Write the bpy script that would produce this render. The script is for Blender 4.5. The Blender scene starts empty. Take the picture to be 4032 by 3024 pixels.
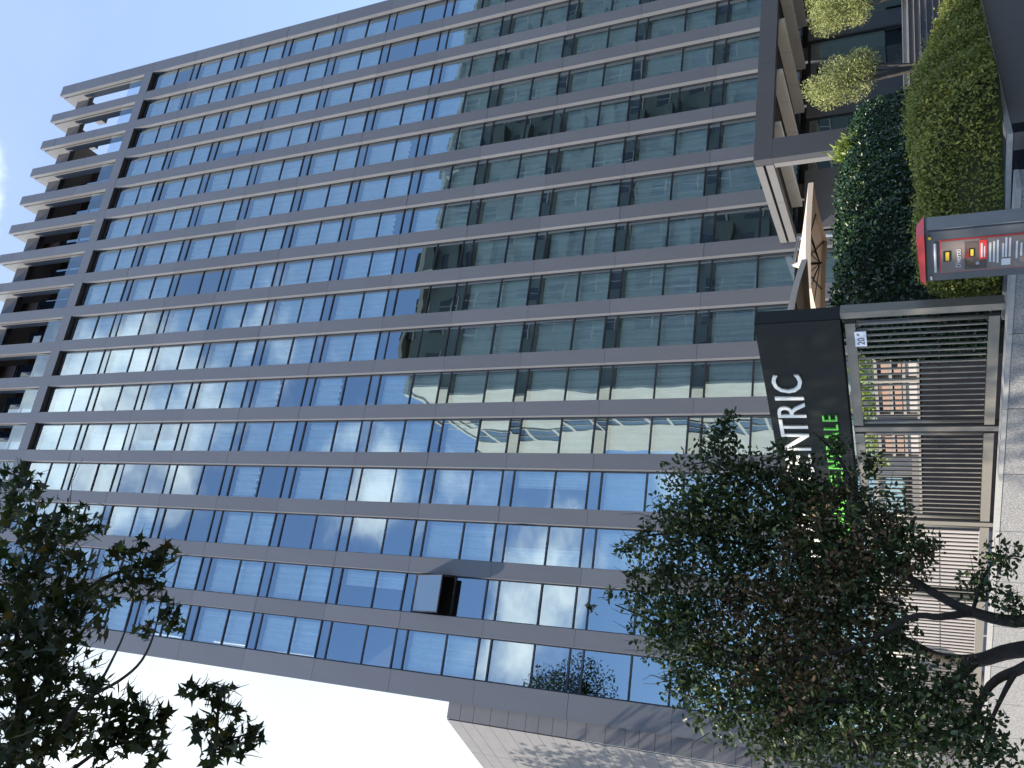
import bpy, bmesh, math, random
import numpy as np
from mathutils import Vector, Matrix
R = math.radians
random.seed(7)
rng = np.random.default_rng(7)
S = bpy.context.scene
COL = S.collection

# ------------------------------------------------------------------ camera
yaw, pitch, roll = 0.3804, 0.4554, -0.0320
F = Vector((math.sin(yaw)*math.cos(pitch), math.cos(yaw)*math.cos(pitch), math.sin(pitch)))
r0 = Vector((math.cos(yaw), -math.sin(yaw), 0)); u0 = r0.cross(F)
RT = math.cos(roll)*r0 + math.sin(roll)*u0
UP = -math.sin(roll)*r0 + math.cos(roll)*u0
CAM = Vector((-31.395, -26.727, 1.6))
cd = bpy.data.cameras.new('camera'); cam = bpy.data.objects.new('camera', cd); COL.objects.link(cam)
X, Y, Z = -UP, RT, -F          # the phone was held on its side: the picture's left is up
cam.matrix_world = Matrix(((X.x, Y.x, Z.x, CAM.x), (X.y, Y.y, Z.y, CAM.y), (X.z, Y.z, Z.z, CAM.z), (0, 0, 0, 1)))
cd.sensor_width = 36; cd.lens = 3421.3/4032*36; cd.clip_start = .05; cd.clip_end = 3000
S.camera = cam

# ------------------------------------------------------------------ light
SUN_A, SUN_E = R(15), R(50)    # angle in front of the facade line, elevation
sd = Vector((-math.cos(SUN_A)*math.cos(SUN_E), -math.sin(SUN_A)*math.cos(SUN_E), math.sin(SUN_E)))
W = bpy.data.worlds.new("World"); S.world = W; W.use_nodes = True
nt = W.node_tree; nt.nodes.clear()
N = nt.nodes.new; L = nt.links.new
out = N('ShaderNodeOutputWorld'); bg = N('ShaderNodeBackground'); sky = N('ShaderNodeTexSky')
sky.sky_type = 'NISHITA'; sky.sun_disc = False
sky.sun_elevation = SUN_E; sky.sun_rotation = math.atan2(sd.x, sd.y)
sky.air_density = 1.0; sky.dust_density = .6; sky.ozone_density = 3.2
bg.inputs[1].default_value = .15
tc = N('ShaderNodeTexCoord'); mp = N('ShaderNodeMapping'); mp.inputs['Scale'].default_value = (1, 1, 1.7)
L(tc.outputs['Generated'], mp.inputs[0])
no = N('ShaderNodeTexNoise'); no.inputs['Scale'].default_value = 2.3; no.inputs['Detail'].default_value = 7; no.inputs['Roughness'].default_value = .56
L(mp.outputs[0], no.inputs[0])
def lobe(d, lo, hi, amt):
    d = Vector(d).normalized()
    v = N('ShaderNodeVectorMath'); v.operation = 'DOT_PRODUCT'; v.inputs[1].default_value = d
    L(tc.outputs['Generated'], v.inputs[0])
    m = N('ShaderNodeMapRange'); m.interpolation_type = 'SMOOTHSTEP'
    m.inputs[1].default_value = math.cos(R(hi)); m.inputs[2].default_value = math.cos(R(lo))
    m.inputs[3].default_value = 0; m.inputs[4].default_value = amt
    L(v.outputs['Value'], m.inputs[0]); return m.outputs[0]
def madd(a, b):
    m = N('ShaderNodeMath'); m.operation = 'ADD'
    L(a, m.inputs[0])
    if isinstance(b, float): m.inputs[1].default_value = b
    else: L(b, m.inputs[1])
    return m.outputs[0]
# cumulus over the south (mirrored in the glass)
cover = madd(madd(no.outputs['Fac'], lobe((.22, -.72, .66), 2, 17, .15)), lobe((.20, -.88, .40), 2, 14, .06))
cr = N('ShaderNodeMapRange'); cr.interpolation_type = 'SMOOTHSTEP'
cr.inputs[1].default_value = .60; cr.inputs[2].default_value = .74
L(cover, cr.inputs[0])
mx = N('ShaderNodeMix'); mx.data_type = 'RGBA'; mx.inputs[7].default_value = (8.2, 8.7, 9.3, 1)
L(cr.outputs[0], mx.inputs[0]); L(mx.outputs[2], bg.inputs[0]); L(bg.outputs[0], out.inputs[0])
tn = N('ShaderNodeMix'); tn.data_type = 'RGBA'; tn.blend_type = 'MULTIPLY'; tn.inputs[0].default_value = 1; tn.inputs[7].default_value = (.90, 1.0, 1.15, 1)
L(sky.outputs[0], tn.inputs[6])
# thin bright veil of high cloud in the north-west, left of the tower
hz = N('ShaderNodeMix'); hz.data_type = 'RGBA'; hz.inputs[7].default_value = (3.4, 3.8, 4.0, 1)
vn = N('ShaderNodeMath'); vn.operation = 'MULTIPLY_ADD'; vn.inputs[1].default_value = .5; L(no.outputs['Fac'], vn.inputs[0]); L(lobe((-.50, .78, .40), 16, 62, 1.0), vn.inputs[2])
vs = N('ShaderNodeMath'); vs.operation = 'SUBTRACT'; vs.inputs[1].default_value = .22; vs.use_clamp = True; L(vn.outputs[0], vs.inputs[0])
ha = N('ShaderNodeMix'); ha.data_type = 'RGBA'; ha.inputs[7].default_value = (3.0, 3.7, 4.9, 1)      # general haze, thickest over the north
L(lobe((.15, .75, .62), 15, 120, .38), ha.inputs[0]); L(tn.outputs[2], ha.inputs[6])
L(vs.outputs[0], hz.inputs[0]); L(ha.outputs[2], hz.inputs[6]); L(hz.outputs[2], mx.inputs[6])
sl = bpy.data.lights.new('sun', 'SUN'); sl.energy = 5.0; sl.angle = R(.53); sl.color = (1, .89, .74)
so = bpy.data.objects.new('sun', sl); COL.objects.link(so); so.rotation_euler = sd.to_track_quat('Z', 'Y').to_euler()
so.location = (-60, -40, 80)
S.view_settings.view_transform = 'Standard'; S.view_settings.look = 'None'
S.view_settings.exposure = 1.02; S.view_settings.gamma = 1; S.view_settings.use_curve_mapping = False
S.cycles.max_bounces = 7; S.cycles.transparent_max_bounces = 24; S.cycles.use_denoising = True
S.cycles.caustics_reflective = False; S.cycles.caustics_refractive = False

# ------------------------------------------------------------------ materials
def mat(name, col, rough=.6, metal=0, noise=0, scale=8, bump=0, bscale=60, spec=.5, coat=0, col2=None, stretch=None):
    m = bpy.data.materials.new(name); m.use_nodes = True; t = m.node_tree; b = t.nodes['Principled BSDF']
    b.inputs['Base Color'].default_value = (*col, 1); b.inputs['Roughness'].default_value = rough; b.inputs['Metallic'].default_value = metal
    b.inputs['Specular IOR Level'].default_value = spec; b.inputs['Coat Weight'].default_value = coat
    if noise or bump:
        tcn = t.nodes.new('ShaderNodeTexCoord'); src = tcn.outputs['Object']
        if stretch:
            mpn = t.nodes.new('ShaderNodeMapping'); mpn.inputs['Scale'].default_value = stretch; t.links.new(src, mpn.inputs[0]); src = mpn.outputs[0]
    if noise:
        n = t.nodes.new('ShaderNodeTexNoise'); n.inputs['Scale'].default_value = scale; n.inputs['Detail'].default_value = 6; n.inputs['Roughness'].default_value = .65
        t.links.new(src, n.inputs[0])
        r = t.nodes.new('ShaderNodeValToRGB'); c2 = col2 or tuple(c*(1+noise) for c in col)
        r.color_ramp.elements[0].position = .3; r.color_ramp.elements[1].position = .7
        r.color_ramp.elements[0].color = (*[c*(1-noise) for c in col], 1); r.color_ramp.elements[1].color = (*c2, 1)
        t.links.new(n.outputs['Fac'], r.inputs[0]); t.links.new(r.outputs[0], b.inputs['Base Color'])
    if bump:
        n2 = t.nodes.new('ShaderNodeTexNoise'); n2.inputs['Scale'].default_value = bscale; n2.inputs['Detail'].default_value = 4
        t.links.new(src, n2.inputs[0]); bp = t.nodes.new('ShaderNodeBump'); bp.inputs['Strength'].default_value = bump; bp.inputs['Distance'].default_value = .02
        t.links.new(n2.outputs['Fac'], bp.inputs['Height']); t.links.new(bp.outputs[0], b.inputs['Normal'])
    return m
def leafmat(name, cols, rough=.5, trans=.35, rnd_scale=9):
    """leaf colour varies from leaf to leaf (a value stored per face), some light passes through"""
    m = bpy.data.materials.new(name); m.use_nodes = True; t = m.node_tree; t.nodes.clear()
    o = t.nodes.new('ShaderNodeOutputMaterial'); a = t.nodes.new('ShaderNodeAttribute'); a.attribute_name = 'tone'
    r = t.nodes.new('ShaderNodeValToRGB'); e = r.color_ramp.elements
    while len(e) < len(cols): e.new(.5)
    for i, c in enumerate(cols): e[i].position = i/(len(cols)-1); e[i].color = (*c, 1)
    p = t.nodes.new('ShaderNodeBsdfPrincipled'); p.inputs['Roughness'].default_value = rough; p.inputs['Specular IOR Level'].default_value = .4
    tr = t.nodes.new('ShaderNodeBsdfTranslucent'); mxs = t.nodes.new('ShaderNodeMixShader'); mxs.inputs[0].default_value = trans
    t.links.new(a.outputs['Fac'], r.inputs[0]); t.links.new(r.outputs[0], p.inputs['Base Color']); t.links.new(r.outputs[0], tr.inputs[0])
    t.links.new(p.outputs[0], mxs.inputs[1]); t.links.new(tr.outputs[0], mxs.inputs[2]); t.links.new(mxs.outputs[0], o.inputs[0])
    return m
def glassmat(name, tint, refl, dark=None, wav=.004, wscale=.7):
    """coated facade glass: mirror-like outer face over tinted see-through pane, faintly wavy"""
    m = bpy.data.materials.new(name); m.use_nodes = True; t = m.node_tree; t.nodes.clear()
    o = t.nodes.new('ShaderNodeOutputMaterial'); g = t.nodes.new('ShaderNodeBsdfGlossy'); g.inputs['Roughness'].default_value = .0
    g.inputs['Color'].default_value = (.84, .985, 1, 1)
    if dark: tr = t.nodes.new('ShaderNodeBsdfDiffuse'); tr.inputs[0].default_value = (*dark, 1)
    else: tr = t.nodes.new('ShaderNodeBsdfTransparent'); tr.inputs[0].default_value = (*tint, 1)
    fr = t.nodes.new('ShaderNodeFresnel'); fr.inputs[0].default_value = 1.5
    mr = t.nodes.new('ShaderNodeMapRange'); mr.inputs[1].default_value = .04; mr.inputs[2].default_value = 1; mr.inputs[3].default_value = refl; mr.inputs[4].default_value = 1
    t.links.new(fr.outputs[0], mr.inputs[0])
    mxs = t.nodes.new('ShaderNodeMixShader'); t.links.new(mr.outputs[0], mxs.inputs[0])
    t.links.new(tr.outputs[0], mxs.inputs[1]); t.links.new(g.outputs[0], mxs.inputs[2]); t.links.new(mxs.outputs[0], o.inputs[0])
    gm = t.nodes.new('ShaderNodeNewGeometry'); n = t.nodes.new('ShaderNodeTexNoise'); n.inputs['Scale'].default_value = wscale; n.inputs['Detail'].default_value = 1
    t.links.new(gm.outputs['Position'], n.inputs[0]); bp = t.nodes.new('ShaderNodeBump'); bp.inputs['Strength'].default_value = 1; bp.inputs['Distance'].default_value = wav
    t.links.new(n.outputs['Fac'], bp.inputs['Height']); t.links.new(bp.outputs[0], g.inputs['Normal'])
    return m
M = {}
for _i, _k in enumerate((1.0, .94, 1.06)): M['panel%d' % _i] = mat('grey_aluminium_panel', (.118*_k, .124*_k, .138*_k), .42, 0, .07, .9, spec=.5, stretch=(1, 1, .25))
M['panel'] = M['panel0']
M['stone'] = mat('grey_stone_panel', (.145, .143, .148), .6, 0, .08, 1.5)
M['panel_d'] = mat('dark_grey_panel', (0.0561, 0.0595, 0.068), .5, 0, .06, .8)
M['fin'] = mat('mid_grey_rail', (0.15, 0.15, 0.1537), .5, 0, .05, 1.2)
M['fin2'] = mat('pale_grey_fin', (.72, .72, .70), .55, 0, .04, 1.2)
M['panel_l'] = mat('stone_grey_panel', (.36, .34, .34), .55, 0, .05, 1.2)
M['core'] = mat('dark_subframe', (.02, .02, .024), .6)
M['frame'] = mat('window_frame_dark', (.018, .018, .022), .35)
M['glass'] = glassmat('coated_glass', (.90, 1, 1), .33)
M['spandrel'] = glassmat('spandrel_glass', (0, 0, 0), .31, dark=(.018, .028, .04))
M['glass_open'] = glassmat('parapet_glass', (.72, .78, .82), .22)
M['curtain'] = mat('white_curtain', (.92, .96, .94), .9, 0, .06, 3)
M['room'] = mat('dim_room_wall', (.06, .062, .066), .9)
M['brown'] = mat('brown_wood_cladding', (.10, .075, .068), .6, 0, .2, 3, stretch=(1, 1, 8))
M['letter_w'] = mat('cream_acrylic', (.92, .89, .80), .4)
M['letter_g'] = mat('green_acrylic', (.18, .72, .08), .4)
M['sign'] = mat('charcoal_green_sign', (0.0104, 0.0136, 0.0128), .62, 0, .1, 1.5, spec=.25)
M['steel'] = mat('champagne_steel', (.19, .175, .15), .42, .25, .06, 5)
M['granite'] = mat('grey_granite', (0.136, 0.14, 0.144), .75, 0, .45, 46, bump=.12, bscale=120, col2=(.30, .30, .30))
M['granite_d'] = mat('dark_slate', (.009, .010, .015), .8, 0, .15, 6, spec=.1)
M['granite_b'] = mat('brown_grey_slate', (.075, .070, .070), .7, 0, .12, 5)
M['kerb'] = mat('pale_kerb_stone', (0.272, 0.272, 0.264), .7, 0, .15, 14)
M['asphalt'] = mat('asphalt', (.055, .055, .057), .9, 0, .3, 30, bump=.3, bscale=200)
M['paving'] = mat('street_paving', (.27, .26, .245), .85, 0, .15, 5, bump=.1, bscale=90)
M['deck'] = mat('terrace_paving', (.30, .28, .26), .8, 0, .12, 3)
M['canvas'] = mat('tan_canvas', (.60, .49, .40), .85, 0, .04, 4)
M['black'] = mat('black_metal', (.012, .012, .013), .4)
M['chrome'] = mat('brushed_steel', (.42, .42, .42), .35, .8)
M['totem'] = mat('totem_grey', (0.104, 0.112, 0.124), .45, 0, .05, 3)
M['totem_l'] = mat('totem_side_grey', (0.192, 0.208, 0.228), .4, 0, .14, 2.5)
M['red'] = mat('red_plastic', (.75, .05, .05), .35)
M['poster'] = mat('greige_poster', (0.208, 0.172, 0.16), .5, 0, .08, 5)
M['white'] = mat('white_paint', (.72, .73, .75), .4)
M['yellow'] = mat('yellow_print', (.75, .52, .04), .5)
M['plate'] = mat('enamel_plate', (.72, .76, .84), .3)
M['ink'] = mat('dark_ink', (.06, .07, .09), .5)
M['peach'] = mat('peach_cushion', (.27, .18, .14), .9, 0, .06, 6)
M['beigew'] = mat('washed_wood', (.21, .20, .18), .7, 0, .1, 9)
M['bark'] = mat('dark_bark', (.030, .024, .020), .9, 0, .35, 18, bump=.5, bscale=40)
M['bark2'] = mat('plane_tree_bark', (.05, .044, .038), .85, 0, .4, 6, bump=.4, bscale=14)
M['hcore'] = mat('hedge_inner_twigs', (.012, .016, .008), .95)
M['hcore2'] = mat('hedge_inner_green', (.035, .042, .012), .95, 0, .5, 20)
M['concrete_s'] = mat('sunlit_concrete', (.48, .48, .43), .8, 0, .1, .5)  # cream tone with the sun on the side face painted in
M['concrete_d'] = mat('shaded_render', (.15, .19, .185), .85, 0, .12, .3)  # grey-green with the shade of the street front painted in
M['roomwin'] = mat('dark_window', (.03, .04, .05), .15)
M['lf_plane'] = leafmat('plane_leaf', [(.012, .026, .008), (.022, .042, .010), (.04, .065, .013), (.08, .055, .015)], .5, .3)
M['lf_hack'] = leafmat('small_oval_leaf', [(.021, .038, .014), (.037, .062, .021), (.063, .10, .034), (.13, .175, .065)], .38, .35)
M['lf_brown'] = leafmat('withered_leaf', [(.085, .055, .028), (.16, .105, .055), (.26, .18, .10)], .8, .2)
M['lf_laurel'] = leafmat('laurel_leaf', [(.010, .030, .014), (.020, .050, .022), (.035, .075, .03), (.09, .14, .04)], .28, .15)
M['lf_lime'] = leafmat('yellow_green_leaf', [(.125, .15, .032), (.20, .23, .048), (.29, .31, .07), (.42, .40, .10)], .5, .35)
M['lf_olive'] = leafmat('olive_leaf', [(.20, .23, .08), (.32, .35, .13), (.48, .50, .22)], .5, .3)
M['lf_bright'] = leafmat('bright_shrub_leaf', [(.12, .18, .03), (.22, .30, .06), (.34, .42, .10)], .45, .4)

# ------------------------------------------------------------------ helpers
class MB:
    """collects faces; build() links them as ONE mesh object"""
    def __init__(s): s.v = []; s.f = []; s.mi = []; s.cur = 0
    def box(s, x0, x1, y0, y1, z0, z1, fr=None):
        p = [(x0,y0,z0),(x1,y0,z0),(x1,y1,z0),(x0,y1,z0),(x0,y0,z1),(x1,y0,z1),(x1,y1,z1),(x0,y1,z1)]
        if fr: p = [tuple(fr @ Vector(q)) for q in p]
        b = len(s.v); s.v += p
        for f in ((0,3,2,1),(4,5,6,7),(0,1,5,4),(1,2,6,5),(2,3,7,6),(3,0,4,7)): s.f.append(tuple(b+i for i in f)); s.mi.append(s.cur)
        return s
    def quad(s, *p):
        b = len(s.v); s.v += [tuple(q) for q in p]; s.f.append(tuple(range(b, b+len(p)))); s.mi.append(s.cur); return s
    def tube(s, pts, rad, n=8, caps=True):
        pts = [Vector(p) for p in pts]
        if not hasattr(rad, '__len__'): rad = [rad]*len(pts)
        b = len(s.v); prev = None
        for i, p in enumerate(pts):
            d = (pts[min(i+1, len(pts)-1)] - pts[max(i-1, 0)]).normalized()
            a = Vector((0, 0, 1)) if abs(d.z) < .9 else Vector((1, 0, 0))
            if prev is None: x = d.cross(a).normalized()
            else: x = (prev - d*prev.dot(d)).normalized()
            prev = x; y = d.cross(x)
            for k in range(n):
                an = 2*math.pi*k/n; s.v.append(tuple(p + rad[i]*(math.cos(an)*x + math.sin(an)*y)))
        for i in range(len(pts)-1):
            for k in range(n):
                k2 = (k+1) % n; s.f.append((b+i*n+k, b+i*n+k2, b+(i+1)*n+k2, b+(i+1)*n+k)); s.mi.append(s.cur)
        if caps:
            s.f.append(tuple(b+k for k in range(n))[::-1]); s.mi.append(s.cur)
            s.f.append(tuple(b+(len(pts)-1)*n+k for k in range(n))); s.mi.append(s.cur)
        return s
    def mesh(s, name, mats, smooth=False):
        me = bpy.data.meshes.new(name); me.from_pydata(s.v, [], s.f)
        for m in (mats if isinstance(mats, (list, tuple)) else [mats]): me.materials.append(M[m] if isinstance(m, str) else m)
        if len(set(s.mi)) > 1: me.polygons.foreach_set('material_index', s.mi)
        if smooth: me.polygons.foreach_set('use_smooth', [True]*len(s.f))
        me.update(); return me
    def build(s, name, mats, parent=None, smooth=False, **k):
        return link(name, s.mesh(name, mats, smooth), parent, **k)
def link(name, data, parent=None, loc=None, rot=None, kind=None, label=None):
    o = bpy.data.objects.new(name, data); COL.objects.link(o)
    if parent is not None: o.parent = parent
    if loc is not None: o.location = loc
    if rot is not None: o.rotation_euler = rot
    if kind: o['kind'] = kind
    if label: o['label'] = label
    return o
def thing(name, label, cat, loc=(0, 0, 0), group=None, data=None, rz=0):
    o = bpy.data.objects.new(name, data); COL.objects.link(o); o.location = loc; o.rotation_euler = (0, 0, rz)
    o['label'] = label; o['category'] = cat
    if group: o['group'] = group
    return o
def setting(name, mb, m): return mb.build(name, m, kind='structure')
def unit(n):
    v = rng.normal(size=(n, 3)); return v/np.linalg.norm(v, axis=1)[:, None]
def leaf_arrays(pts, size, shape, nrm=None, spread=1.0, droop=0, aspect=None):
    """one small folded polygon per point. shape = outline (x along, y across) of unit length"""
    n = len(pts); k = len(shape)
    if nrm is None: ax = unit(n)
    else: ax = nrm + spread*unit(n)*1.0
    ax /= np.linalg.norm(ax, axis=1)[:, None]          # leaf normal
    a = unit(n); a[:, 2] -= droop; a -= ax*(a*ax).sum(1)[:, None]; a /= np.linalg.norm(a, axis=1)[:, None]
    b = np.cross(ax, a)
    sz = size*(rng.uniform(.7, 1.25, n))
    sh = np.array(shape); V = pts[:, None, :] + sz[:, None, None]*(sh[None, :, 0:1]*a[:, None, :] + sh[None, :, 1:2]*b[:, None, :] + sh[None, :, 2:3]*ax[:, None, :])
    return V.reshape(-1, 3)
OVAL = ([(0, 0, 0), (.28, .22, .06), (.65, .24, .06), (1, 0, -.05), (.65, -.24, .06), (.28, -.22, .06)], [(0, 1, 2, 3), (0, 3, 4, 5)])
SLIM = ([(0, 0, 0), (.45, .12, .03), (1, 0, 0), (.45, -.12, .03)], [(0, 1, 2, 3)])
_st = []
for ang, rr in ((180, .06), (120, .42), (100, .26), (72, .78), (48, .38), (30, .52), (14, .50), (0, 1.0), (-14, .50), (-30, .52), (-48, .38), (-72, .78), (-100, .26), (-120, .42)):
    _st.append((rr*math.cos(R(ang))*.9, rr*math.sin(R(ang))*.9, .09*abs(math.sin(R(ang)*2))))
STAR = (_st, [(0,1,2), (0,2,3,4), (0,4,5,6), (0,6,7,8), (0,8,9,10), (0,10,11,12), (0,12,13)])
def leaves_mesh(name, pts, size, shape, m, **k):
    sh, faces = shape; n = len(pts); tone_bias = k.pop('tone', 0)
    V = leaf_arrays(np.asarray(pts, float), size, sh, **k)
    ks = len(sh); per = [len(f) for f in faces]
    loops = np.concatenate([np.array(f) for f in faces]); nl = len(loops)
    idx = (loops[None, :] + (np.arange(n)*ks)[:, None]).reshape(-1)
    me = bpy.data.meshes.new(name); me.vertices.add(n*ks); me.vertices.foreach_set('co', V.reshape(-1).astype('f'))
    me.loops.add(len(idx)); me.loops.foreach_set('vertex_index', idx.astype('i'))
    tot = np.tile(per, n); st = np.concatenate([[0], np.cumsum(tot)[:-1]])
    me.polygons.add(len(tot)); me.polygons.foreach_set('loop_start', st.astype('i')); me.polygons.foreach_set('loop_total', tot.astype('i'))
    at = me.attributes.new('tone', 'FLOAT', 'FACE')
    at.data.foreach_set('value', np.repeat(np.clip(rng.beta(1.6, 2.2, n)+tone_bias, 0, 1), len(faces)).astype('f'))
    me.materials.append(M[m]); me.update(); me.validate(); return me
def ball(c, r, n, bias=.5, squash=(1, 1, 1)):
    """points in a ball, more of them near its surface"""
    u = unit(n)*(rng.uniform(0, 1, n)**bias)[:, None]*r
    return np.array(c) + u*np.array(squash)
def textmesh(s, size, depth, m, name='letter'):
    c = bpy.data.curves.new(name, 'FONT'); c.body = s; c.size = size; c.extrude = depth/2; c.resolution_u = 3
    o = bpy.data.objects.new(name, c); COL.objects.link(o); bpy.context.view_layer.update()
    me = bpy.data.meshes.new_from_object(o.evaluated_get(bpy.context.evaluated_depsgraph_get()))
    bpy.data.objects.remove(o); bpy.data.curves.remove(c)
    me.materials.clear(); me.materials.append(M[m]); return me

# ------------------------------------------------------------------ ground and street
PX, SH, ZJ = 1.946, 3.3, 41.88
YARD = 2.2
GP = Vector((-26.31, -15.86, 0)); GH = Vector((-.4222, .9065, 0)); GN = Vector((.9065, .4222, 0))   # fence line: point, direction, inward normal
SLOPE = .017
FR = Matrix(((GH.x, GN.x, 0, GP.x), (GH.y, GN.y, 0, GP.y), (SLOPE, 0, 1, 0), (0, 0, 0, 1)))          # fence frame: s along, t inward, z up
setting('street', MB().box(-220, 220, -220, 220, -.6, 0), 'asphalt')
mb = MB()
for i in range(-8, 26):
    for j in range(5): mb.box(i*1.2+.004, i*1.2+1.196, -2.9+j*.58+.004, -2.9+j*.58+.576, .0, .125 + .002*((i*7+j*3) % 3), FR)
setting('pavement', mb, 'paving')
# raised hotel yard and its dark retaining wall
mb = MB(); mb.box(-70, 60, -5.0, 40, .0, YARD); setting('terrace_ground', mb, 'deck')
def prism(pts, z0, z1):
    mb = MB(); n = len(pts); mb.v = [(x, y, z0) for x, y in pts]+[(x, y, z1) for x, y in pts]
    mb.f = [tuple(range(n))[::-1], tuple(range(n, 2*n))]+[(i, (i+1) % n, n+(i+1) % n, n+i) for i in range(n)]; mb.mi = [0]*len(mb.f); return mb
def fl(s, t): q = GP+GH*s+GN*t; return (q.x, q.y)
TW = 1.86
setting('terrace_floor', prism([fl(2.4, 4.1), (-17.0, -5.02), (-40, -5.02), fl(16, 4.1)], 0, TW), 'deck')

# ------------------------------------------------------------------ hotel tower
hotel = thing('hotel_tower', 'tall grey office-like tower of vertical panelled pilasters and blue mirrored windows', 'building')
MB().box(-31.8, .05, 2.2, 14, 0, 42.35).build('tower_core', 'core', hotel)
mb = MB()
for n in range(0, 13):
    z = ZJ - SH*n; mb.box(-31.8, .05, .34, 2.19, z-.22, z+.14)
mb.build('floor_slabs', 'room', hotel)
MB().box(-31.78, .03, 1.6, 1.7, 2.3, 41.6).build('inner_walls', 'room', hotel)
MB().box(.045, .15, .31, 2.19, 2.0, 42.3).build('end_wall', 'panel_d', hotel)
# pilaster panels, one storey high each, 14 mm open joints over a dark subframe
def pil(k):
    if k == 0: return -.553, .16
    if k == 16: return -31.90, -31.136
    return -k*PX-.553, -k*PX
zj = [49.9, 48.65, 45.23, ZJ] + [ZJ-SH*n for n in range(1, 12)] + [5.58-.0]
zj = [49.9, 48.65, 45.23] + [ZJ-SH*n for n in range(0, 13)]
cache = {}
for k in range(17):
    x0, x1 = pil(k)
    mb = MB().box(x0+.012, x1-.012, .022, .30, 2.0, 49.4)
    mb.build('pilaster_core', 'core', hotel)
    for a, b in zip(zj[:-1], zj[1:]):
        h = a-b-.009; key = (round(x1-x0, 3), round(h, 3), int(rng.choice(3, p=[.6, .2, .2])))
        if key not in cache:
            w = x1-x0; mb = MB(); c = .008
            mb.quad((0,0,0),(0,0,h),(0,.2,h),(0,.2,0)); mb.quad((w,0,0),(w,.2,0),(w,.2,h),(w,0,h))
            mb.quad((0,0,0),(w,0,0),(w,0,h),(0,0,h)); mb.quad((0,0,h),(w,0,h),(w,.2,h),(0,.2,h)); mb.quad((0,0,0),(0,.2,0),(w,.2,0),(w,0,0))
            cache[key] = mb.mesh('cladding_panel', 'panel%d' % key[2])
        link('cladding_panel', cache[key], hotel, (x0, rng.normal(0, .0015), b+.0045), (rng.normal(0, .0006), 0, rng.normal(0, .0012)))
# windows: one unit per bay and storey
WB = PX-.553
def rect(w, z0, z1, name, m, y=0):
    return MB().quad((0, y, z0), (w, y, z0), (w, y, z1), (0, y, z1)).mesh(name, m)
pane_u = rect(WB-.09, 0, 1.54, 'pane', 'glass'); pane_l = rect(WB-.09, 0, 1.19, 'pane', 'glass'); spa = rect(WB-.09, 0, .40, 'spandrel_pane', 'spandrel')
mb = MB()
w = WB
mb.box(0, .042, -.05, .05, -3.14, .21); mb.box(w-.042, w, -.05, .05, -3.14, .21)
for z in (-.27, -1.86): mb.box(.042, w-.042, -.045, .045, z-.03, z+.03)
mb.box(.042, w-.042, -.045, .045, .16, .21); mb.box(.042, w-.042, -.046, .044, -3.14, -3.08)
frame_me = mb.mesh('window_frame', 'frame')
def curtain_mesh(z0, z1, seed, x0=0., x1=WB):
    rg = np.random.default_rng(seed); mb = MB(); n = 44; xs = np.linspace(x0, x1, n)
    ph = np.cumsum(rg.uniform(.35, 1.15, n)); y = .06*np.sin(ph) + .02*rg.normal(size=n)
    for i in range(n-1): mb.quad((xs[i], y[i], z0), (xs[i+1], y[i+1], z0), (xs[i+1], y[i+1]*.22, z1), (xs[i], y[i]*.22, z1))
    return mb.mesh('curtain', 'curtain', True)
curt = [curtain_mesh(-3.02, -.34, s) for s in range(5)]
chalf = [curtain_mesh(-1.5, -.34, 11), curtain_mesh(-2.5, -.34, 12), curtain_mesh(-3.02, -.34, 13, 0, .62), curtain_mesh(-3.02, -.34, 14, .8, WB)]
nocur = {(12, 2), (12, 3), (13, 5), (13, 6), (14, 9), (15, 6), (15, 8), (14, 8), (13, 3), (15, 9), (0, 0), (8, 6), (9, 6), (7, 6), (1, 5), (4, 7)}
half = {(12, 4): 0, (0, 0): 0, (1, 0): 1, (3, 2): 3, (10, 4): 0, (11, 2): 2, (14, 6): 3, (6, 5): 1, (13, 8): 2}
OPENK = (13+1, 7)      # the top-hung window standing open
for k in range(16):
    xl = pil(k+1)[1]
    for n in range(12):
        zJ = ZJ - SH*n
        if n == 11 and k < 8: continue
        u = link('window', frame_me, hotel, (xl, .25, zJ))
        ry = lambda: (rng.normal(0, .0035), 0, rng.normal(0, .0045))
        if (k, n) == OPENK:
            op = u
        else:
            link('pane', pane_u, u, (.045, -.01, -1.83), ry())
        link('pane', pane_l, u, (.045, -.01, -3.08), ry())
        if n: link('spandrel_pane', spa, u, (.045, -.01, -.24), ry())
        else: MB().box(.042, WB-.042, .0, .02, -.24, .16).build('soffit_board', 'black', u)
        q = rng.random()
        if (k, n) in half: link('curtain', chalf[half[(k, n)]], u, (0, .24, 0))
        elif (k, n) in nocur or (k, n) == OPENK or q > .95: pass
        elif q > .90: link('curtain', chalf[int(rng.integers(4))], u, (0, .24, 0))
        else: link('curtain', curt[int(rng.integers(5))], u, (0, .22 + rng.uniform(0, .06), 0))
# open sash of that window, hinged at its top edge and pushed out at the foot
mb = MB(); wv = WB-.09; hh = 1.54
mb.box(0, wv, -.02, .02, -hh, -hh+.04); mb.box(0, wv, -.02, .02, -.04, 0); mb.box(0, .04, -.02, .02, -hh+.04, -.04); mb.box(wv-.04, wv, -.02, .02, -hh+.04, -.04)
sash = mb.build('open_sash', 'frame', op); link('sash_pane', rect(wv-.08, -hh+.04, -.04, 'sash_pane', 'spandrel'), sash, (.04, -.005, 0)); sash.location = (.045, -.06, -.30); sash.rotation_euler = (-R(24), 0, 0)
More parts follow.
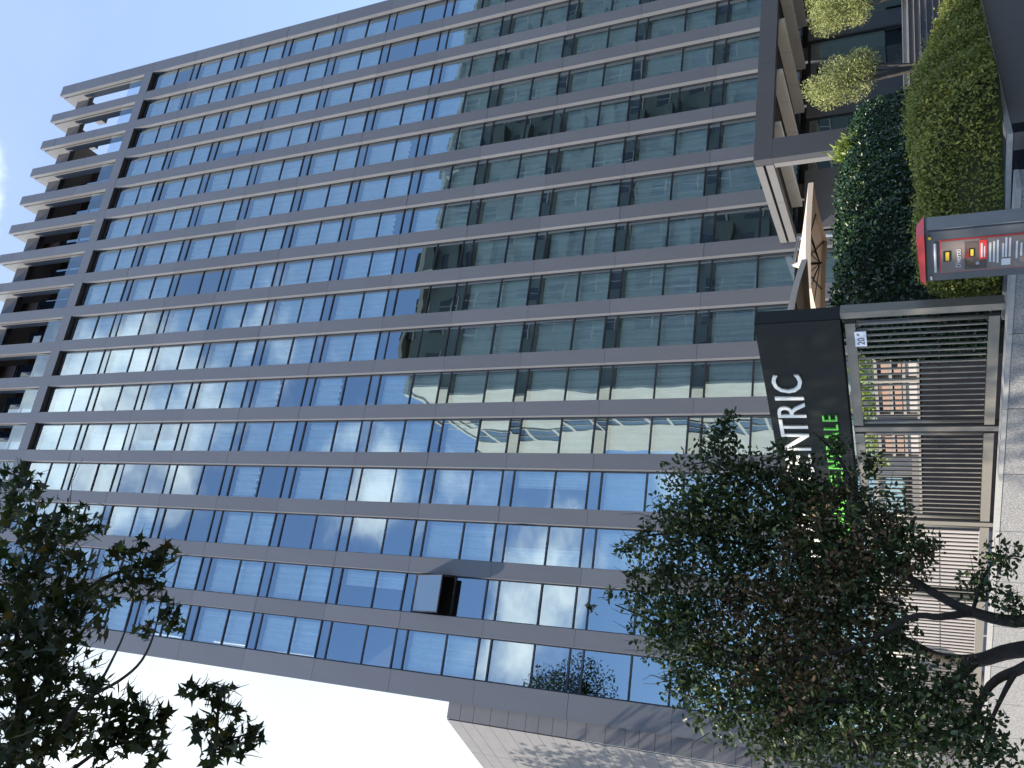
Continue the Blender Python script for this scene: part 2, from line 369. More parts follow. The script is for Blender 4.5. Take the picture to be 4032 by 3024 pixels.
# dark spandrel wall behind the spandrel panes is the floor slab; top transfer beam of the crown
x0, x1 = -31.136, -.553
for k in range(16):
    xl = pil(k+1)[1]
    MB().box(xl+.003, xl+WB-.003, .006, .45, ZJ-.02, 42.52).build('crown_beam', 'panel', hotel)
    pg = MB().quad((xl+.02, .22, 42.53), (xl+WB-.02, .22, 42.53), (xl+WB-.02, .22, 43.85), (xl+.02, .22, 43.85)).build('parapet_glass', 'glass_open', hotel)
# crown portals: arms run back from every pilaster head
for k in range(17):
    a, b = pil(k)
    mb = MB().box(a+.004, b-.004, .302, 3.0, 49.25, 49.89); mb.build('crown_arm', 'panel', hotel)
    MB().box(a+.003, b-.003,   .302, .775, 42.4, 49.24).build('crown_post', 'panel', hotel)
for k in range(16):
    MB().box(pil(k+1)[1]-.3, pil(k)[0]+.3 if k else -.1, .78, 1.05, 48.17, 49.24).build('crown_back_beam', 'panel_d', hotel)
# set-back top storeys behind the crown
MB().box(-31.7, -3.3, 2.9, 13.9, 42.4, 48.7).build('penthouse_wall', 'brown', hotel)
MB().box(-31.85, -3.1, 1.06, 14.1, 48.75, 49.2).build('penthouse_roof', 'panel_l', hotel)
MB().box(-31.8, -1.5, 2.2, 13.9, 42.36, 42.5).build('roof_deck', 'panel_d', hotel)
for k in range(14):
    xx = -4.35 - k*PX; w_ = .95 + .25*(k % 3 == 0)
    MB().quad((xx-w_, 1.60, 44.3), (xx, 1.60, 44.3), (xx, 1.60, 47.2), (xx-w_, 1.60, 47.2)).build('penthouse_pane', 'spandrel', hotel)
    MB().box(xx-w_-.05, xx-w_, 1.55, 1.65, 42.5, 48.7).box(xx-w_, xx, 1.56, 1.64, 45.8, 45.86).box(xx-w_, xx, 1.56, 1.64, 47.2, 47.3).build('penthouse_frame', 'frame', hotel)
    if k % 2: MB().box(xx-w_, xx-.1, 1.5, 1.58, 47.32, 48.7).build('cladding_board', 'brown', hotel)
    if k % 4 == 2: MB().box(xx-.7, xx-.3, 1.5, 1.53, 46.1, 46.7).build('blind', 'letter_w', hotel)
# yellow and white notices behind the parapet of two bays
xx = pil(7)[1]
# left-hand stair block with stone-like panels: a narrow front and a long oblique face
OB = Vector((-.43, .903, 0))
zs = []; z = 16.51; pat = [.49, .49, .62, .63, .63, .44]; i = 0
while z > 2.3:
    zs.append(z); z -= pat[i % 6]; i += 1
zs.append(2.2)
blk = thing('side_block', 'lower block clad in stone-grey panels at the left foot of the tower', 'building')
MB().quad((-31.91, .33, 0), (-32.425, .33, 0), (-32.425, .33, 16.45), (-31.91, .33, 16.45)).build('front_backing', 'core', blk)
cb = Vector((-32.43, .34, 0)); ob2 = cb + OB*14
nb = Vector((-OB.y, OB.x, 0)) if False else Vector((-.903, -.43, 0))
MB().quad((cb.x, cb.y, 0), (ob2.x, ob2.y, 0), (ob2.x, ob2.y, 16.45), (cb.x, cb.y, 16.45)).build('side_backing', 'core', blk)
MB().quad((cb.x, cb.y, 16.46), (-31.95, .34, 16.46), (-31.95, 12.9, 16.46), (ob2.x, ob2.y, 16.46)).build('roof', 'panel_d', blk)
cf = {}
for zi, (a, b) in enumerate(zip(zs[:-1], zs[1:])):
    MB().box(-32.42, -31.905, .30, .326, b+.006, a-.006).build('front_panel', 'stone', blk)
    for j in range(6):
        h = round(a-b-.012, 3)
        if h not in cf: cf[h] = MB().box(0, 2.288, -.03, -.004, 0, h).mesh('side_panel', 'stone')
        o = link('side_panel', cf[h], blk, (cb.x+OB.x*(j*2.3+.006), cb.y+OB.y*(j*2.3+.006), b+.006), (0, 0, math.atan2(OB.y, OB.x)))
        if True: o.scale = (1, -1, 1)

# ------------------------------------------------------------------ entrance pergola (portal frame with deep fins)
perg = thing('entrance_pergola', 'dark grey portal frame with deep ceiling fins over the hotel entrance', 'pergola')
PY = -5.0; PL, PR_ = -15.96, 4.0
xs = [PL, -12.5, -8.9, -5.3, -1.7, PR_]
MB().box(PL+.03, PR_, PY+.03, PY+.28, 5.75, 6.2).build('beam_core', 'core', perg)
for a, b in zip(xs[:-1], xs[1:]): MB().box(a+.006, b-.006, PY, PY+.3, 5.72, 6.23).build('beam_panel', 'panel_d', perg)
MB().box(PL+.001, PL+.69, PY+.001, PY+.24, YARD, 5.715).build('leg', 'panel_d', perg)
MB().box(PL+.02, PL+.66, PY+.29, PY+.5, YARD, 5.715).build('leg_inner', 'fin', perg)
ys = [PY+.32, -2.62, -.15]
for a, b in zip(ys[:-1], ys[1:]):
    MB().box(PL, PL+.30, a+.006, b-.006, 6.02, 6.23).build('side_rail', 'fin', perg)
    MB().box(PL, PL+.30, a+.006, b-.006, 5.72, 5.94).build('side_rail', 'fin', perg)
MB().box(PL+.06, PL+.28, PY+.32, -.16, 5.945, 6.015).build('shadow_gap', 'core', perg)
for i, xf in enumerate((-14.6, -12.68, -10.74, -8.84, -6.9, -4.95, -3.0, -1.05, .9, 2.8)):
    for (a, b) in ((PY+.34, -3.3), (-3.285, -1.7), (-1.685, -.12)):
        MB().box(xf, xf+.16, a, b, 5.56, 5.90).build('ceiling_fin', 'fin2', perg)
MB().box(PL+.31, PR_, PY+.31, -.02, 5.93, 5.97).build('ceiling', 'core', perg)
# sedum strip along the pergola edge
pts = np.stack([rng.uniform(PL+.4, PR_, 2600), rng.normal(PY+.42, .05, 2600), rng.uniform(5.60, 5.72, 2600)], 1)
# ground storey behind it: wide grey piers, tall glazing, door
mb = MB()
gf = []
for (a, b, m, nm) in ((-15.5, -13.2, 'panel', 'wall_pier'), (-11.0, -9.25, 'panel', 'wall_pier'), (-7.6, -6.9, 'panel', 'wall_pier'), (-4.2, -3.6, 'panel', 'wall_pier')):
    MB().box(a, b, -.14, -.01, YARD, 5.5).build(nm, m, hotel)
for (a, b) in ((-13.2, -11.0), (-9.25, -7.6), (-6.9, -4.2), (-3.6, .1)):
    MB().quad((a+.05, -.02, YARD+.1), (b-.05, -.02, YARD+.1), (b-.05, -.02, 5.4), (a+.05, -.02, 5.4)).build('ground_floor_pane', 'glass', hotel)
    MB().box(a, b, -.06, -.025, 5.41, 5.5).box(a, a+.045, -.06, .0, YARD, 5.4).box(b-.045, b, -.06, 0, YARD, 5.4).build('ground_floor_frame', 'frame', hotel)
MB().box(-12.4, -11.9, -.3, -.2, 2.9, 3.1).build('door_handle', 'chrome', hotel)
MB().box(-10.4, -10.25, -.30, -.15, 5.0, 5.25).build('wall_lamp', 'black', hotel)
# entrance steps
st = thing('entrance_steps', 'grey stone entrance steps with pale nosings beside the tall hedge', 'steps')
for i in range(6):
    yb = -5.35 - i*.36; z = YARD - .155*(i+1)
    for a in np.arange(-15.6, 3.9, 1.95):
        MB().box(a+.004, a+1.946, yb, yb+.36, .2, z).build('step', 'granite_b', st)
    MB().box(-15.6, 3.9, yb-.02, yb+.03, z+.001, z+.022).build('nosing', 'kerb', st)
MB().box(-15.6, 3.9, -5.02, -4.95, YARD, YARD+.022).build('nosing', 'kerb', st)
pb = thing('stone_planter_box', 'tan stone plinth standing on the terrace near the glazing behind the right-hand olive tree', 'planter')
MB().box(-7.2, -5.4, -2.6, -1.4, YARD, 2.95).build('plinth', 'kerb', pb); MB().box(-7.1, -5.5, -2.5, -1.5, 2.951, 3.0).build('soil', 'hcore', pb)

# ------------------------------------------------------------------ granite wall, fence and hotel sign (all along the oblique fence line)
wall = thing('granite_wall', 'low speckled grey granite wall with pale coping under the metal fence', 'wall')
edges = [-2.0] + [x*1.25 for x in range(-1, 26)]
for a, b in zip(edges[:-1], edges[1:]):
    MB().box(a+.005, b-.005, -.42, -.10, -.1, .80, FR).build('granite_slab', 'granite', wall)
    MB().box(a+.003, b-.003, -.43, -.09, .803, .853, FR).build('coping_stone', 'kerb', wall)
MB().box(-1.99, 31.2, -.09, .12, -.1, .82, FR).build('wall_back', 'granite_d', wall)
fence = thing('bar_fence', 'champagne metal fence of thin vertical bars between heavy rails on the granite wall', 'fence')
def rail(s0, s1, t0, t1, z0, z1, nm, m='steel'): return MB().box(s0, s1, t0, t1, z0, z1, FR).build(nm, m, fence)
MB().box(-.17, -.07, -.06, .10, .86, 2.70, FR).build('end_post', 'steel', fence)
MB().box(-.065, .0, .02, .08, .86, 2.66, FR).build('end_post', 'core', fence)
panels = [(.03, 1.93), (2.10, 4.02), (4.17, 6.1), (6.15, 8.1), (8.15, 10.1), (10.15, 12.1), (12.15, 14.1), (14.15, 16.1), (16.15, 18.1), (18.15, 20.1)]
bar = MB().box(-.010, .010, -.012, .012, 1.03, 2.52).mesh('bar', 'steel')
for i, (a, b) in enumerate(panels):
    rail(a, b, -.045, .03, 2.53, 2.655, 'top_rail'); rail(a, b, -.045, .03, .90, 1.02, 'bottom_rail')
    rail(a+.05, b-.05, .024, .034, 1.555, 1.572, 'tie_rod', 'frame')
    MB().tube([FR @ Vector((a+.035, 0, .92)), FR @ Vector((a+.035, 0, 2.64))], .032, 10).build('stile', 'steel', fence, True)
    MB().tube([FR @ Vector((b-.035, 0, .92)), FR @ Vector((b-.035, 0, 2.64))], .032, 10).build('stile', 'steel', fence, True)
    nb_ = 17
    for j in range(nb_):
        s = a+.07 + (j+.75)*(b-a-.14)/(nb_+.5)
        p = FR @ Vector((s, 0, 0)); link('bar', bar, fence, p, (0, 0, math.atan2(GH.y, GH.x)))
    if i in (0, 1): MB().box(b+.03, b+.12, -.05, .09, .82, 2.66, FR).build('post', 'steel', fence)
# house number plate
pl = thing('number_plate', 'small white enamel house number plate reading 20 on the fence top', 'plate')
MB().box(.15, .40, -.075, -.055, 2.405, 2.545, FR).build('plate_face', 'plate', pl)
def put_text(parent, s, size, depth, m, s0, z0, t, sx=1, name='letter'):
    """lettering standing on the fence line, read from the street: it runs toward falling s"""
    me = textmesh(s, size, depth, m, name)
    o = link(name, me, parent)
    # text x -> -GH, text y -> up, text z -> toward the street (-GN)
    B = FR.to_3x3(); ex = (B @ Vector((-1, 0, 0))).normalized(); ez = -GN
    p = FR @ Vector((s0, t, z0))
    o.matrix_world = Matrix(((ex.x*sx, 0, ez.x, p.x), (ex.y*sx, 0, ez.y, p.y), (ex.z*sx, 1, ez.z, p.z), (0, 0, 0, 1)))
    return o
put_text(pl, '20', .125, .004, 'ink', .375, 2.43, -.078, 1.0, 'number')
put_text(pl, 'M', .05, .004, 'ink', .215, 2.485, -.078, 1.0, 'number')
sign = thing('hotel_sign', 'long charcoal sign box with cream and green lettering above the fence', 'sign')
MB().box(-.10, 6.25, -.09, .16, 2.70, 3.78, FR).build('sign_box', 'sign', sign)
for s0, s1 in ((-.095, 2.08), (2.086, 4.17), (4.176, 6.245)): MB().box(s0, s1, -.105, -.092, 2.705, 3.775, FR).build('face_panel', 'sign', sign)
MB().box(6.0, 6.12, -.02, .1, .86, 2.69, FR).build('sign_post', 'sign', sign)
def word(s, s_left, s_right, z0, cap, m):
    """letters spread evenly between two positions; each letter is a part"""
    n = len(s); size = cap/.70
    ws = {'I': .45, 'T': .92, 'M': 1.15, 'L': .85, 'E': .9, 'N': 1.05, 'C': 1.0, 'O': 1.1}
    tot = sum(ws.get(c, 1.0) for c in s); run = 0
    for c in s:
        cw = ws.get(c, 1.0)/tot*(s_left-s_right)
        put_text(sign, c, size, .03, m, s_left - run*1.0 - .0, z0, -.12, .95 if c != 'I' else 1.0); run += cw
word('CENTRIC', 3.08, .84, 3.27, .405, 'letter_w'); word('HYATT', 5.08, 3.45, 3.27, .405, 'letter_w')
word('CENTRALE', 3.20, 1.58, 2.86, .205, 'letter_g'); word('MILANO', 4.66, 3.38, 2.86, .205, 'letter_g')
a_ = [Vector((3.42, -.13, 3.42)), Vector((3.34, -.13, 3.28)), Vector((3.22, -.13, 3.44))]
MB().tube([FR @ v for v in a_], .018, 6).build('accent_mark', 'letter_g', sign)

# ------------------------------------------------------------------ yellow-green hedge planter
planter = thing('hedge_planter', 'dark slate planter wall with a pale kerb, its corner pointing at the street', 'planter')
K = Vector((-25.04, -17.64, 0)); WD = Vector((.83, .56, 0)).normalized(); WN = Vector((.56, -.83, 0)).normalized()
def ribbon(p, d, n, l, z0, z1, th, nm, m, z0b=None):
    a = p; b = p+d*l
    pts = [(a.x, a.y, z0), (b.x, b.y, z0), ((b-n*th).x, (b-n*th).y, z0), ((a-n*th).x, (a-n*th).y, z0)]
    mb = MB(); mb.v = pts + [(x, y, z1) for x, y, _ in pts]
    mb.f = [(0,3,2,1),(4,5,6,7),(0,1,5,4),(1,2,6,5),(2,3,7,6),(3,0,4,7)]; mb.mi = [0]*6
    return mb.build(nm, m, planter)
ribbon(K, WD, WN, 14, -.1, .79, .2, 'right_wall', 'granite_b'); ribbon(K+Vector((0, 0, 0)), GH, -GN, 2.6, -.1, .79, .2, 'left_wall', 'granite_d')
ribbon(K-WD*.01, WD, WN, 14, .795, .85, .09, 'kerb_strip', 'kerb'); ribbon(K+GH*.03, GH, -GN, 2.6, .795, .85, .09, 'kerb_strip', 'kerb')
# driveway wall to the right of the planter
def hedge(name, label, path, cuts, hw, nleaf, size, shape, m, seed, cat='hedge', ztops=None, zb=.85, core='hcore', rough=.08, pw=2.6, tone=0, patch=None):
    """clipped hedge: superellipse section swept along a path, leaves on its skin, dark twiggy core"""
    t = thing(name, label, cat)
    P_ = [Vector(p) for p in path]; n = len(P_)
    seg = [0]
    for i in range(1, n): seg.append(seg[-1] + (P_[i]-P_[i-1]).length)
    tot = seg[-1]
    def at(u):
        u = u*tot
        for i in range(1, n):
            if u <= seg[i] or i == n-1:
                f = (u-seg[i-1])/(seg[i]-seg[i-1]); p0, p1, p2, p3 = P_[max(i-2, 0)], P_[i-1], P_[i], P_[min(i+1, n-1)]
                cr_ = lambda f: .5*((2*p1)+(p2-p0)*f+(2*p0-5*p1+4*p2-p3)*f*f+(3*p1-p0-3*p2+p3)*f**3)
                return cr_(f), (cr_(min(f+.03, 1.03))-cr_(f-.0)).normalized(), ztops[i-1]*(1-f)+ztops[i]*f, hw[i-1]*(1-f)+hw[i]*f
                return P_[i-1].lerp(P_[i], f), (P_[i]-P_[i-1]).normalized(), ztops[i-1]*(1-f)+ztops[i]*f, hw[i-1]*(1-f)+hw[i]*f
    rg = np.random.default_rng(seed)
    _t = np.linspace(.02, math.pi-.02, 200); _w, _h = .58, ztops[1]-zb
    _x = np.sign(np.cos(_t))*abs(np.cos(_t))**(2/pw)*_w; _z = abs(np.sin(_t))**(2/pw)*_h
    _c = np.concatenate([[0], np.cumsum(np.hypot(np.diff(_x), np.diff(_z)))]); _c /= _c[-1]
    def pt(u, th, sc=1.0):
        p, d, zt, w = at(u); nn = Vector((d.y, -d.x, 0))
        e = 1.0
        ce, se = math.cos(th), math.sin(th)
        cx = math.copysign(abs(ce)**(2/pw), ce); cz = abs(se)**(2/pw)
        endf = min(1, (min(u, 1-u)*tot/.5 + .0)); endf = math.sqrt(max(0, 1-(1-endf)**2))
        h = (zt-zb)
        return Vector((p.x + nn.x*cx*w*sc*(.35+.65*endf), p.y + nn.y*cx*w*sc*(.35+.65*endf), zb + cz*h*sc*(.80+.2*endf))), Vector((nn.x*ce, nn.y*ce, se)).normalized()
    mb = MB(); nu, nv = 40, 14
    for i in range(nu+1):
        for j in range(nv+1):
            q, _ = pt(i/nu, math.pi*j/nv, .88); mb.v.append(tuple(q))
    for i in range(nu):
        for j in range(nv): a = i*(nv+1)+j; mb.f.append((a, a+1, a+nv+2, a+nv+1)); mb.mi.append(0)
    mb.f.append(tuple(range(nv+1))); mb.mi.append(0); mb.f.append(tuple(nu*(nv+1)+j for j in range(nv, -1, -1))); mb.mi.append(0)
    mb.build('inner_twigs', core, t)
    pts = np.empty((nleaf, 3)); nr = np.empty((nleaf, 3))
    for i in range(nleaf):
        u = rg.uniform(0, 1)
        if rg.random() < .06: u = rg.choice([0.0, 1.0]) + 0; u = min(max(u + rg.normal(0, .004), 0), 1)
        q, nn = pt(u, float(np.interp(rg.random(), _c, _t)), 1.0)
        lump = .6*math.sin(q.x*2.1+q.z*1.7)*math.sin(q.y*2.7+q.z*2.3+1)+.4*math.sin(q.x*5.3+q.y*4.1+q.z*6.1)
        off = rough*lump + rg.normal(0, rough*.45) - .02
        pts[i] = q + nn*off; nr[i] = nn
    me = leaves_mesh('foliage', pts, size, shape, m, nrm=nr, spread=1.15, droop=-.1, tone=tone)
    link('foliage', me, t, kind='stuff'); return t
PB_ = [Vector(p) for p in ((-25.75, -15.55, 0), (-25.1, -16.55, 0), (-24.3, -16.75, 0), (-23.0, -15.85, 0), (-21.2, -14.6, 0), (-18.6, -12.8, 0))]
hedge('low_yellow_hedge', 'low billowing yellow-green hedge on the slate planter in front of the taller dark hedge', PB_, None, [.35, .5, .66, .62, .6, .5], 120000, .046, OVAL, 'lf_lime', 3, ztops=[1.70, 1.77, 1.77, 1.66, 1.38, 1.03], zb=.86, rough=.13, core='hcore2')
TH = [Vector(p) for p in ((-26.15, -14.3, 0), (-25.4, -14.3, 0), (-23.9, -13.5, 0), (-22.1, -12.3, 0), (-19.2, -9.8, 0), (-17.5, -8.3, 0))]
hedge('tall_dark_hedge', 'tall dark laurel hedge with sunlit top behind the fence and number plate', TH, None, [.5, .6, .62, .62, .62, .5], 62000, .07, OVAL, 'lf_laurel', 4, ztops=[2.66, 2.88, 2.98, 3.08, 3.16, 3.05], zb=.75, rough=.10, pw=3.4)

# ------------------------------------------------------------------ retaining wall of the terrace behind the fence
rw = thing('terrace_retaining_wall', 'dark wall with a pale top edge under the terrace chairs, seen through the fence', 'wall')
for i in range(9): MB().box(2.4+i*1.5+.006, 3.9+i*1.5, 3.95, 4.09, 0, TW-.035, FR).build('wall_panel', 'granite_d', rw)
MB().box(2.4, 15.9, 3.92, 4.12, TW-.03, TW+.012, FR).build('coping_stone', 'beigew', rw)
lw = thing('grey_render_wall', 'pale grey rendered wall catching sun behind the left part of the fence', 'wall')
MB().box(6.4, 24, 1.6, 1.85, 0, 2.2, FR).build('wall_body', 'panel_l', lw)

# ------------------------------------------------------------------ totem by the wall
T0 = Vector((-27.85, -19.80, 0)); tw, td, th = .47, .20, 1.65
TF = Matrix(((-GH.x, GN.x, 0, T0.x), (-GH.y, GN.y, 0, T0.y), (0, 0, 1, 0), (0, 0, 0, 1)))   # x to the right along the front, y inward, z up
tot = thing('advert_totem', 'grey machine column with a red slanted cap and food poster in front of the hedges', 'kiosk')
MB().box(0, tw, 0, td, .06, th, TF).build('cabinet', 'totem', tot)
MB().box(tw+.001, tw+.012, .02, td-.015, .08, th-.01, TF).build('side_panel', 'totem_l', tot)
MB().box(.02, tw-.02, .02, td-.02, 0, .06, TF).build('foot', 'black', tot)
mb = MB(); c0 = [(-.015, -.04, th+.012), (tw+.012, -.04, th+.012), (tw+.012, td+.01, th+.012), (-.015, td+.01, th+.012), (.03, -.03, th+.050), (tw-.05, -.02, th+.068), (tw-.05, td-.03, th+.068), (.03, td-.03, th+.050)]
mb.v += [tuple(TF @ Vector(p)) for p in c0]
for f in ((0,3,2,1),(4,5,6,7),(0,1,5,4),(1,2,6,5),(2,3,7,6),(3,0,4,7)): mb.f.append(f); mb.mi.append(0)
mb.build('cap', 'red', tot); MB().box(.0, tw, -.012, td, th+.001, th+.0115, TF).build('cap_gap', 'black', tot)
MB().tube([TF @ Vector((.10, -.02, 1.588)), TF @ Vector((.375, -.02, 1.588))], .011, 10).build('light_tube', 'white', tot, True)
MB().box(.075, .388, -.006, -.001, .45, 1.556, TF).build('poster_frame', 'red', tot)
po = MB().box(.082, .381, -.012, -.007, .46, 1.549, TF).build('poster', 'poster', tot)
def pr(x0, x1, z0, z1, m, nm='print', dy=.016): return MB().box(x0, x1, -dy, -.0125, z0, z1, TF).build(nm, m, po)
def tt(s, size, m, x, z):
    o = link('printed_text', textmesh(s, size, .002, m, 'printed_text'), po); p = TF @ Vector((x, -.017, z)); ex = TF.to_3x3() @ Vector((1, 0, 0)); ez = -GN
    o.matrix_world = Matrix(((ex.x, 0, ez.x, p.x), (ex.y, 0, ez.y, p.y), (0, 1, ez.z, p.z), (0, 0, 0, 1)))
pr(.19, .29, 1.478, 1.533, 'black', 'logo'); pr(.20, .28, 1.492, 1.517, 'yellow', 'logo_word', .018)
tt('Divertiti', .052, 'white', .125, 1.412)
pr(.10, .36, 1.235, 1.385, 'brown', 'food_picture'); pr(.21, .35, 1.345, 1.384, 'red'); pr(.22, .30, 1.315, 1.355, 'black', 'logo', .018); pr(.23, .29, 1.325, 1.345, 'yellow', 'logo_word', .020)
pr(.13, .17, 1.335, 1.37, 'yellow'); pr(.14, .17, 1.285, 1.31, 'white'); pr(.19, .37, 1.235, 1.285, 'red', 'price_flash', .019); pr(.21, .34, 1.264, 1.275, 'white', 'print', .021); pr(.21, .31, 1.246, 1.254, 'white', 'print', .021)
for z, q, c in ((1.205, .155, .335), (1.18, .15, .345), (1.155, .14, .355), (1.12, .19, .32), (1.10, .19, .37), (1.075, .19, .365), (1.03, .17, .33), (1.0, .19, .31)): pr(q, c, z, z+.013, 'white')
pr(.115, .175, 1.075, 1.135, 'white', 'blank_card'); pr(tw-.06, tw-.035, 1.615, 1.635, 'yellow', 'sticker'); pr(.02, .055, 1.615, 1.628, 'white', 'sticker')

# ------------------------------------------------------------------ umbrellas, garden seats, lamp
def umbrella(name, label, cx, cy, zr, za, hw, rz, mast=True):
    t = thing(name, label, 'umbrella', (cx, cy, 0), group='tan garden umbrellas on the terrace', rz=rz)
    c = [(-hw, -hw), (hw, -hw), (hw, hw), (-hw, hw)]; mb = MB(); nn = 8
    ring = []
    for i in range(4):
        a, b = c[i], c[(i+1) % 4]
        for j in range(nn):
            f = j/nn; sag = -.05*math.sin(math.pi*f); ring.append((a[0]*(1-f)+b[0]*f, a[1]*(1-f)+b[1]*f, zr - sag*.6))
    rings = []
    for q in (1, .66, .33, .06): rings.append([(x*q, y*q, z + (za-z)*(1-q)*(1 - .18*q)) for x, y, z in ring])
    for rr in rings: mb.v += rr
    m = len(ring)
    for k in range(3):
        for i in range(m): mb.f.append((k*m+i, k*m+(i+1) % m, (k+1)*m+(i+1) % m, (k+1)*m+i)); mb.mi.append(0)
    b = len(mb.v); mb.v += [(x, y, z-.10) for x, y, z in ring]
    for i in range(m): mb.f.append((i, b+i, b+(i+1) % m, (i+1) % m)); mb.mi.append(0)
    cn = mb.build('canopy', 'canvas', t); cn.data.materials.append(M['canvas'])
    sm = cn.modifiers.new('thickness', 'SOLIDIFY'); sm.thickness = .006
    MB().tube([(0, 0, za-.02), (0, 0, za+.07)], [.07, .03], 10).build('finial', 'canvas', t)
    MB().tube([(0, 0, za-.5), (0, 0, za-.04)], .03, 8).build('hub', 'black', t)
    for i in range(8):
        x, y, z = ring[i*4]; r = MB().tube([(0, 0, za-.08), (x*.99, y*.99, z-.03)], .014, 5).build('rib', 'black', t)
        MB().tube([(0, 0, za-.46), (x*.55, y*.55, (z+za)/2-.08)], .012, 5).build('strut', 'black', t)
    if mast:
        MB().tube([(hw+.35, hw+.35, YARD), (hw+.35, hw+.35, za+.25)], .045, 10).build('mast', 'chrome', t)
        MB().tube([(hw+.35, hw+.35, za+.22), (0, 0, za+.08)], .03, 8).build('arm', 'chrome', t)
        MB().box(hw, hw+.7, hw, hw+.7, YARD, YARD+.07).build('base', 'granite_d', t)
    else:
        MB().tube([(0, 0, YARD), (0, 0, za)], .035, 10).build('pole', 'black', t); MB().box(-.35, .35, -.35, .35, YARD, YARD+.07).build('base', 'granite_d', t)
    return t
umbrella('garden_umbrella', 'square tan cantilever umbrella with black ribs above the tall hedge', -22.1, -9.75, 3.84, 4.20, 1.2, 0)
umbrella('garden_umbrella', 'second tan umbrella whose corner rises from behind the hotel sign', -24.95, -12.0, 3.75, 4.15, 1.15, R(38), False)
def seat(label, s, w, t0):
    o = thing('garden_chair', label, 'chair', group='terrace chairs seen through the fence'); Z0 = TW+.01
    B = lambda s0, s1, a, c, z0, z1, nm, m: MB().box(s0, s1, a, c, Z0+z0, Z0+z1, FR).build(nm, m, o)
    B(s+.02, s+w-.02, t0+.02, t0+.5, 0, .21, 'seat_base', 'panel_l')
    B(s+.09, s+w-.09, t0, t0+.2, .295, .43, 'seat_cushion', 'peach'); B(s+.09, s+w-.09, t0, t0+.2, .53, .665, 'back_cushion', 'peach')
    for z in (.215, .465, .74): B(s, s+w, t0-.03, t0+.24, z, z+.06, 'slat', 'beigew')
    for ss in (s-.06, s+w): B(ss, ss+.06, t0-.02, t0+.5, 0, .82, 'side_frame', 'beigew')
    B(s, s+w, t0+.5, t0+.53, .05, .8, 'back_board', 'brown')
seat('narrow end of a peach-cushioned terrace chair beside the tall hedge, seen through the fence', 5.05, .52, 4.75)
seat('middle peach-cushioned terrace chair, seen through the first fence panel', 5.70, .92, 4.75)
seat('peach-cushioned terrace chair seen through the second fence panel, left of the first post', 7.22, .72, 4.75)
lamp = thing('garden_lamp', 'slim lamp post with flat disc head near the foot of the side block', 'lamp', (-31.95, -6, 0))
MB().tube([(0, 0, 2.1), (0, 0, 4.75)], .05, 10).build('pole', 'black', lamp); MB().tube([(0, 0, 4.75), (0, 0, 5.02)], .03, 8).build('neck', 'kerb', lamp)
mb = MB(); mb.tube([(0, 0, 5.04), (0, 0, 5.075)], [.46, .46], 28); mb.build('disc_head', 'beigew', lamp)
MB().tube([(0, 0, 5.0), (0, 0, 5.035)], [.2, .3], 20).build('diffuser', 'white', lamp)
cam_ = thing('security_camera', 'small white dome camera on a black bracket beside the disc lamp', 'camera', (-31.60, -6.0, 4.66))
MB().tube([(0, 0, -.05), (0, 0, 0), (0, 0, .06)], [.05, .075, .07], 14).build('dome', 'white', cam_, True); MB().tube([(0, 0, .06), (-.33, 0, .1)], .025, 8).build('bracket', 'black', cam_)

# ------------------------------------------------------------------ trees and shrubs
def tree(name, label, base, branches, radii, bm, cat='tree'):
    t = thing(name, label, cat, base); inv = Vector(base)
    for i, (b, r) in enumerate(zip(branches, radii)):
        pts = [Vector(p)-inv for p in b]; n = len(pts)
        # smooth the polyline
        sm = []
        for j in range(n-1):
            p0, p1, p2, p3 = pts[max(j-1, 0)], pts[j], pts[j+1], pts[min(j+2, n-1)]
            for q in range(4):
                f = q/4; sm.append(.5*((2*p1)+(p2-p0)*f+(2*p0-5*p1+4*p2-p3)*f*f+(3*p1-p0-3*p2+p3)*f**3))
        sm.append(pts[-1]); m = len(sm)
        MB().tube(sm, [r[0]*(1-j/(m-1))+r[1]*j/(m-1) for j in range(m)], 8).build('trunk' if i == 0 else 'branch', bm, t, True)
    return t
def single_leaves(t, pts, size, shape, m, n, **k):
    """the largest-looking leaves are parts of their own; they share a few meshes"""
    base = t.location; ms = [leaves_mesh('leaf', [(0, 0, 0)], size, shape, m, **k) for _ in range(14)]
    for i in range(n):
        p = pts[i]; o = link('leaf', ms[int(rng.integers(14))], t, (p[0]-base[0], p[1]-base[1], p[2]-base[2]), tuple(rng.uniform(-.7, .7, 3)+np.array([0, 0, rng.uniform(0, 6.28)])))
def twigs(t, cl, m, nper, rad, ln, seed, toward=None):
    rg = np.random.default_rng(seed); mb = MB(); b = t.location
    for (c, r) in cl:
        c = Vector(c)-b
        for _ in range(nper):
            a = c + Vector(rg.normal(0, r*.35, 3)); d = Vector(unit(1)[0]); 
            if toward is not None: d = (c-(Vector(toward)-b)).normalized()*1.1 + d
            d.normalize(); e = a + d*r*ln*rg.uniform(.6, 1.2); mid = (a+e)/2 + Vector(rg.normal(0, r*.08, 3))
            mb.tube([a, mid, e], [rad, rad*.7, rad*.35], 4, False)
    mb.build('twigs', m, t, kind='stuff')
